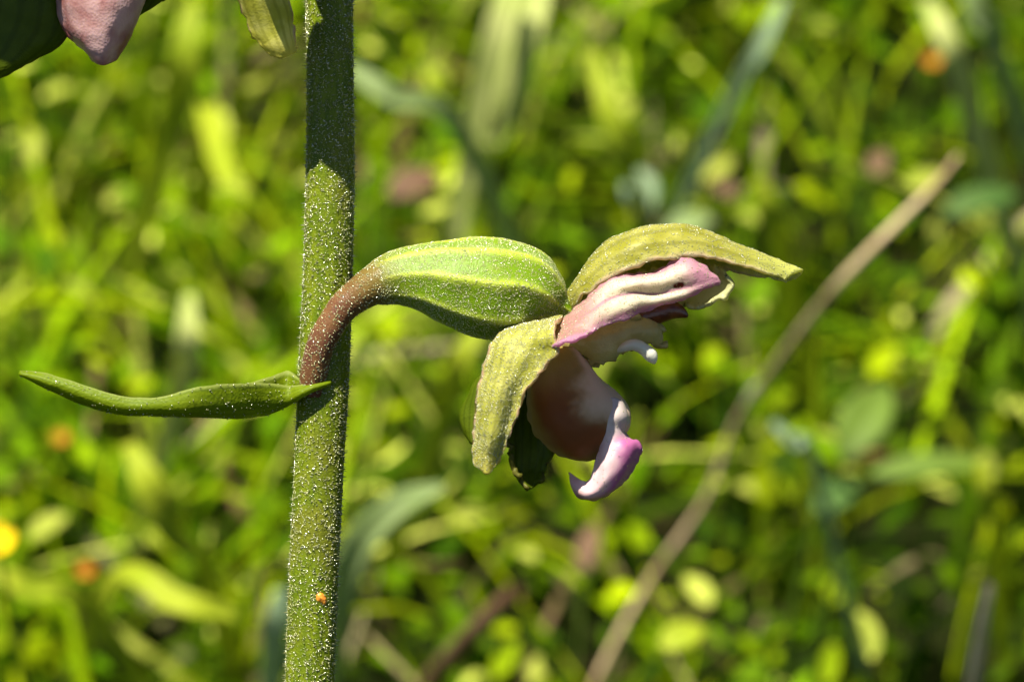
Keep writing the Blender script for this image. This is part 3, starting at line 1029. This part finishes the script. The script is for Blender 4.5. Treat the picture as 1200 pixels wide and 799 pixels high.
# bract: a keeled leaf, its foot clasping the stem in front of the pedicel base
near = [(388, 447, 22), (372, 448, 33), (352, 452, 34), (336, 452, 24), (310, 449, 22), (275, 450, 24), (235, 453, 24), (200, 463, 20), (160, 467, 16), (120, 459, 14), (80, 446, 12), (50, 437, 8), (23, 436, 2)]
keel = [(387, 450, 26), (372, 456, 36), (350, 466, 34), (332, 477, 18), (308, 486, 10), (278, 489, 8), (232, 487, 8), (182, 486, 6), (132, 483, 5), (92, 471, 4), (60, 456, 3), (42, 448, 2), (23, 438, 1)]
far = [(386, 448, 24), (366, 446, 30), (350, 442, 10), (338, 435, -16), (318, 441, -22), (278, 452, -24), (235, 457, -24), (200, 466, -20), (160, 469, -16), (120, 461, -14), (80, 449, -12), (50, 439, -8), (24, 440, -2)]
rows = []
for a, b, c in zip(near, keel, far):
    a, b, c = np.array(a, float), np.array(b, float), np.array(c, float)
    fw = max(0, min(1, (345 - b[0]) / 110))      # the blade swings forward of the stem
    for q in (a, b, c):
        q[2] += 105 * fw * fw * (3 - 2 * fw)
    m1 = a * .5 + b * .5 + np.array((0, (b[1] - a[1]) * .16, 8))
    m2 = c * .5 + b * .5 + np.array((0, (b[1] - c[1]) * .16, -6))
    rows.append([a, m1, b, m2, c])
bract = sheet('bract', rows, MAT['bract'], orchid, NODE, nu=80, nv=24, th=4, rough=.7, ragged=0, seed=12)

# a grain of pollen stuck to the stem
gc = P(377, 703, 29)
tube('pollen_grain', [(379, 695, 23, 1), (377, 697, 24, 6), (375, 700, 24.5, 8), (379, 705, 24, 6), (376, 709, 23, 3.5), (376, 711, 22, 1)], MAT['orange'], stem, gc, nu=18, nv=18, rough=2.6, cap=True)


# the flowers higher on the spike, of which the picture shows only the hanging tips
def upper_flower(nodept, ctl, lip_rows, sepals, lipmat, label):
    o = P(*nodept)
    f = tube('flower', [(*nodept, 15), *ctl], MAT['ovary'], orchid, o, nu=40, nv=48, ribs=6, ribamp=.05, seed=21)
    f['label'] = label
    if lip_rows:
        sheet('lip_cup', lip_rows, MAT[lipmat], f, o, nu=36, nv=30, th=7, ragged=3, seed=22)
    for nm, rows_, mt in sepals:
        sheet(nm, rows_, MAT[mt], f, o, nu=36, nv=20, th=7, ragged=4, seed=random.randint(1, 99))
    return f


f2 = upper_flower((378, -60, 24), [(350, -120, 40, 20), (310, -165, 55, 32), (255, -185, 66, 48), (200, -175, 75, 52), (160, -150, 80, 36), (140, -125, 84, 16)],
    [[(96, -96, 92), (112, -100, 116), (132, -98, 118), (150, -92, 92), (140, -90, 66)],
     [(76, -60, 88), (96, -62, 126), (134, -62, 130), (162, -58, 92), (140, -58, 54)],
     [(66, -16, 84), (86, -14, 128), (136, -14, 134), (170, -16, 92), (136, -20, 50)],
     [(74, 22, 86), (92, 26, 122), (130, 28, 128), (161, 16, 92), (134, 14, 58)],
     [(92, 50, 92), (102, 54, 114), (124, 56, 118), (149, 44, 94), (130, 42, 74)],
     [(112, 70, 98), (116, 73, 106), (124, 74, 108), (136, 68, 98), (126, 66, 92)]],
    [('lateral_sepal', [[(112, -118, 92), (100, -124, 98), (90, -130, 96), (82, -136, 88)], [(74, -62, 74), (52, -74, 84), (26, -86, 84), (0, -98, 72)],
                        [(84, 2, 64), (50, -10, 76), (6, -26, 78), (-40, -46, 66)], [(80, 44, 60), (40, 40, 70), (-6, 30, 72), (-60, 4, 62)],
                        [(30, 74, 58), (0, 84, 66), (-30, 80, 68), (-74, 50, 60)], [(-20, 100, 58), (-34, 104, 62), (-48, 100, 62), (-76, 82, 58)]], 'sepal_dark'),
     ('lateral_sepal', [[(142, -118, 88), (152, -124, 92), (164, -128, 88), (172, -132, 80)], [(160, -70, 74), (176, -76, 82), (194, -80, 80), (208, -84, 70)],
                        [(160, -30, 66), (180, -30, 74), (200, -36, 74), (218, -44, 64)], [(150, -2, 60), (168, 6, 66), (186, -2, 66), (206, -18, 58)],
                        [(150, 14, 58), (158, 18, 60), (166, 14, 60), (180, 2, 56)]], 'sepal_dark'),
     ('dorsal_sepal', [[(132, -130, 88), (128, -134, 90), (122, -134, 88), (116, -130, 84)], [(150, -170, 110), (132, -182, 118), (108, -182, 116), (92, -170, 106)],
                       [(140, -190, 150), (122, -204, 156), (100, -204, 154), (84, -190, 146)], [(118, -170, 196), (108, -176, 200), (98, -176, 200), (90, -168, 194)]], 'dorsal'),
     ('petal', [[(140, -126, 90), (136, -120, 94), (130, -114, 96)], [(166, -140, 112), (162, -120, 120), (152, -104, 120)], [(160, -130, 156), (154, -116, 160), (146, -104, 158)], [(140, -118, 180), (136, -114, 182), (132, -110, 180)]], 'petal'),
     ('petal', [[(112, -126, 88), (108, -120, 92), (104, -114, 92)], [(82, -140, 108), (78, -120, 116), (82, -104, 116)], [(80, -130, 150), (78, -116, 156), (82, -104, 154)], [(98, -118, 180), (96, -114, 182), (96, -110, 180)]], 'petal')],
    'pinklip', 'flower with drooping pink lip between shade-darkened green sepals')
# a bract added above the frame, reaching out to shade that flower
sheet('bract', [[(388, -326, 34), (386, -318, 36), (384, -310, 34)], [(330, -336, 70), (326, -310, 84), (322, -284, 70)], [(250, -320, 116), (242, -284, 136), (236, -250, 118)],
                [(130, -284, 170), (124, -236, 196), (120, -188, 176)], [(10, -286, 204), (4, -232, 232), (2, -180, 212)], [(-110, -276, 226), (-112, -240, 248), (-112, -206, 232)], [(-200, -236, 240), (-202, -230, 244), (-202, -224, 240)]],
      MAT['bract'], orchid, P(386, -320, 28), nu=50, nv=20, th=6, ragged=2, seed=31)
f3 = upper_flower((382, -200, 26), [(378, -240, 50, 20), (366, -268, 78, 30), (350, -276, 108, 44), (336, -262, 138, 48), (328, -236, 164, 36), (324, -214, 176, 16)],
    [[(276, -252, 186), (290, -258, 214), (324, -258, 216), (346, -252, 186), (324, -246, 156)],
     [(266, -216, 184), (282, -218, 224), (324, -218, 226), (352, -216, 186), (326, -214, 146)],
     [(264, -162, 182), (280, -160, 222), (326, -160, 224), (356, -164, 184), (328, -166, 144)],
     [(276, -112, 182), (288, -110, 208), (322, -110, 210), (344, -114, 184), (324, -116, 158)],
     [(304, -84, 184), (310, -82, 192), (318, -82, 194), (324, -84, 184), (318, -86, 178)]],
    [('lateral_sepal', [[(318, -206, 170), (310, -212, 176), (302, -214, 174), (294, -216, 166)], [(288, -150, 150), (276, -154, 162), (262, -158, 160), (250, -160, 146)],
                        [(300, -80, 120), (284, -82, 132), (268, -86, 130), (254, -90, 116)], [(326, -30, 110), (310, -26, 124), (288, -30, 122), (270, -40, 108)],
                        [(340, 18, 96), (328, 24, 108), (306, 24, 106), (284, 8, 94)], [(343, 46, 94), (336, 54, 103), (318, 54, 103), (298, 38, 94)], [(346, 62, 94), (338, 65, 98), (327, 68, 98), (314, 66, 94)]], 'sepal'),
     ('lateral_sepal', [[(336, -206, 170), (344, -212, 176), (352, -214, 174), (360, -216, 166)], [(306, -176, 150), (360, -176, 160), (394, -176, 158), (410, -174, 142)],
                        [(304, -124, 134), (366, -120, 144), (404, -122, 142), (424, -126, 128)], [(312, -94, 124), (364, -86, 130), (400, -92, 130), (418, -100, 118)],
                        [(346, -70, 114), (370, -62, 118), (394, -66, 118), (404, -76, 112)]], 'sepal_dark'),
     ('dorsal_sepal', [[(336, -214, 176), (330, -218, 180), (324, -218, 180), (318, -214, 174)], [(352, -252, 202), (336, -264, 210), (318, -264, 208), (304, -252, 200)],
                       [(346, -262, 246), (332, -274, 252), (316, -274, 252), (304, -262, 244)], [(330, -244, 288), (326, -248, 290), (320, -248, 290), (314, -244, 288)]], 'dorsal')],
    'pinklip', 'flower leaning forward with one pale sepal hanging beside the stem')

# ------------------------------------------------------------------ glistening hairs
h1 = scatter('fine_hair', [(stem, 80000, 3.0, .72, .8), (stem, 26000, 4.6, .5, .15)], stem, FOOT, MAT['hair'], 1)
h2 = scatter('fine_hair', [(flower, 1600, 2.0, .9, .8), (ovary, 15000, 1.3, .85, .7), (dorsal, 8000, 1.1, .85, .6), (petal, 2600, .9, .65, .5), (sepal, 7000, 1.1, .85, .6),
                           (epichile, 200, 1.2, .6, .4), (far_petal, 150, 1.4, .8, .4)], flower, NODE, MAT['hair'], 2)
h3 = scatter('fine_hair', [(bract, 900, 2.0, .8, .4)], bract, NODE, MAT['hair'], 3)
for h in (h1, h2, h3):
    h['kind'] = 'stuff'
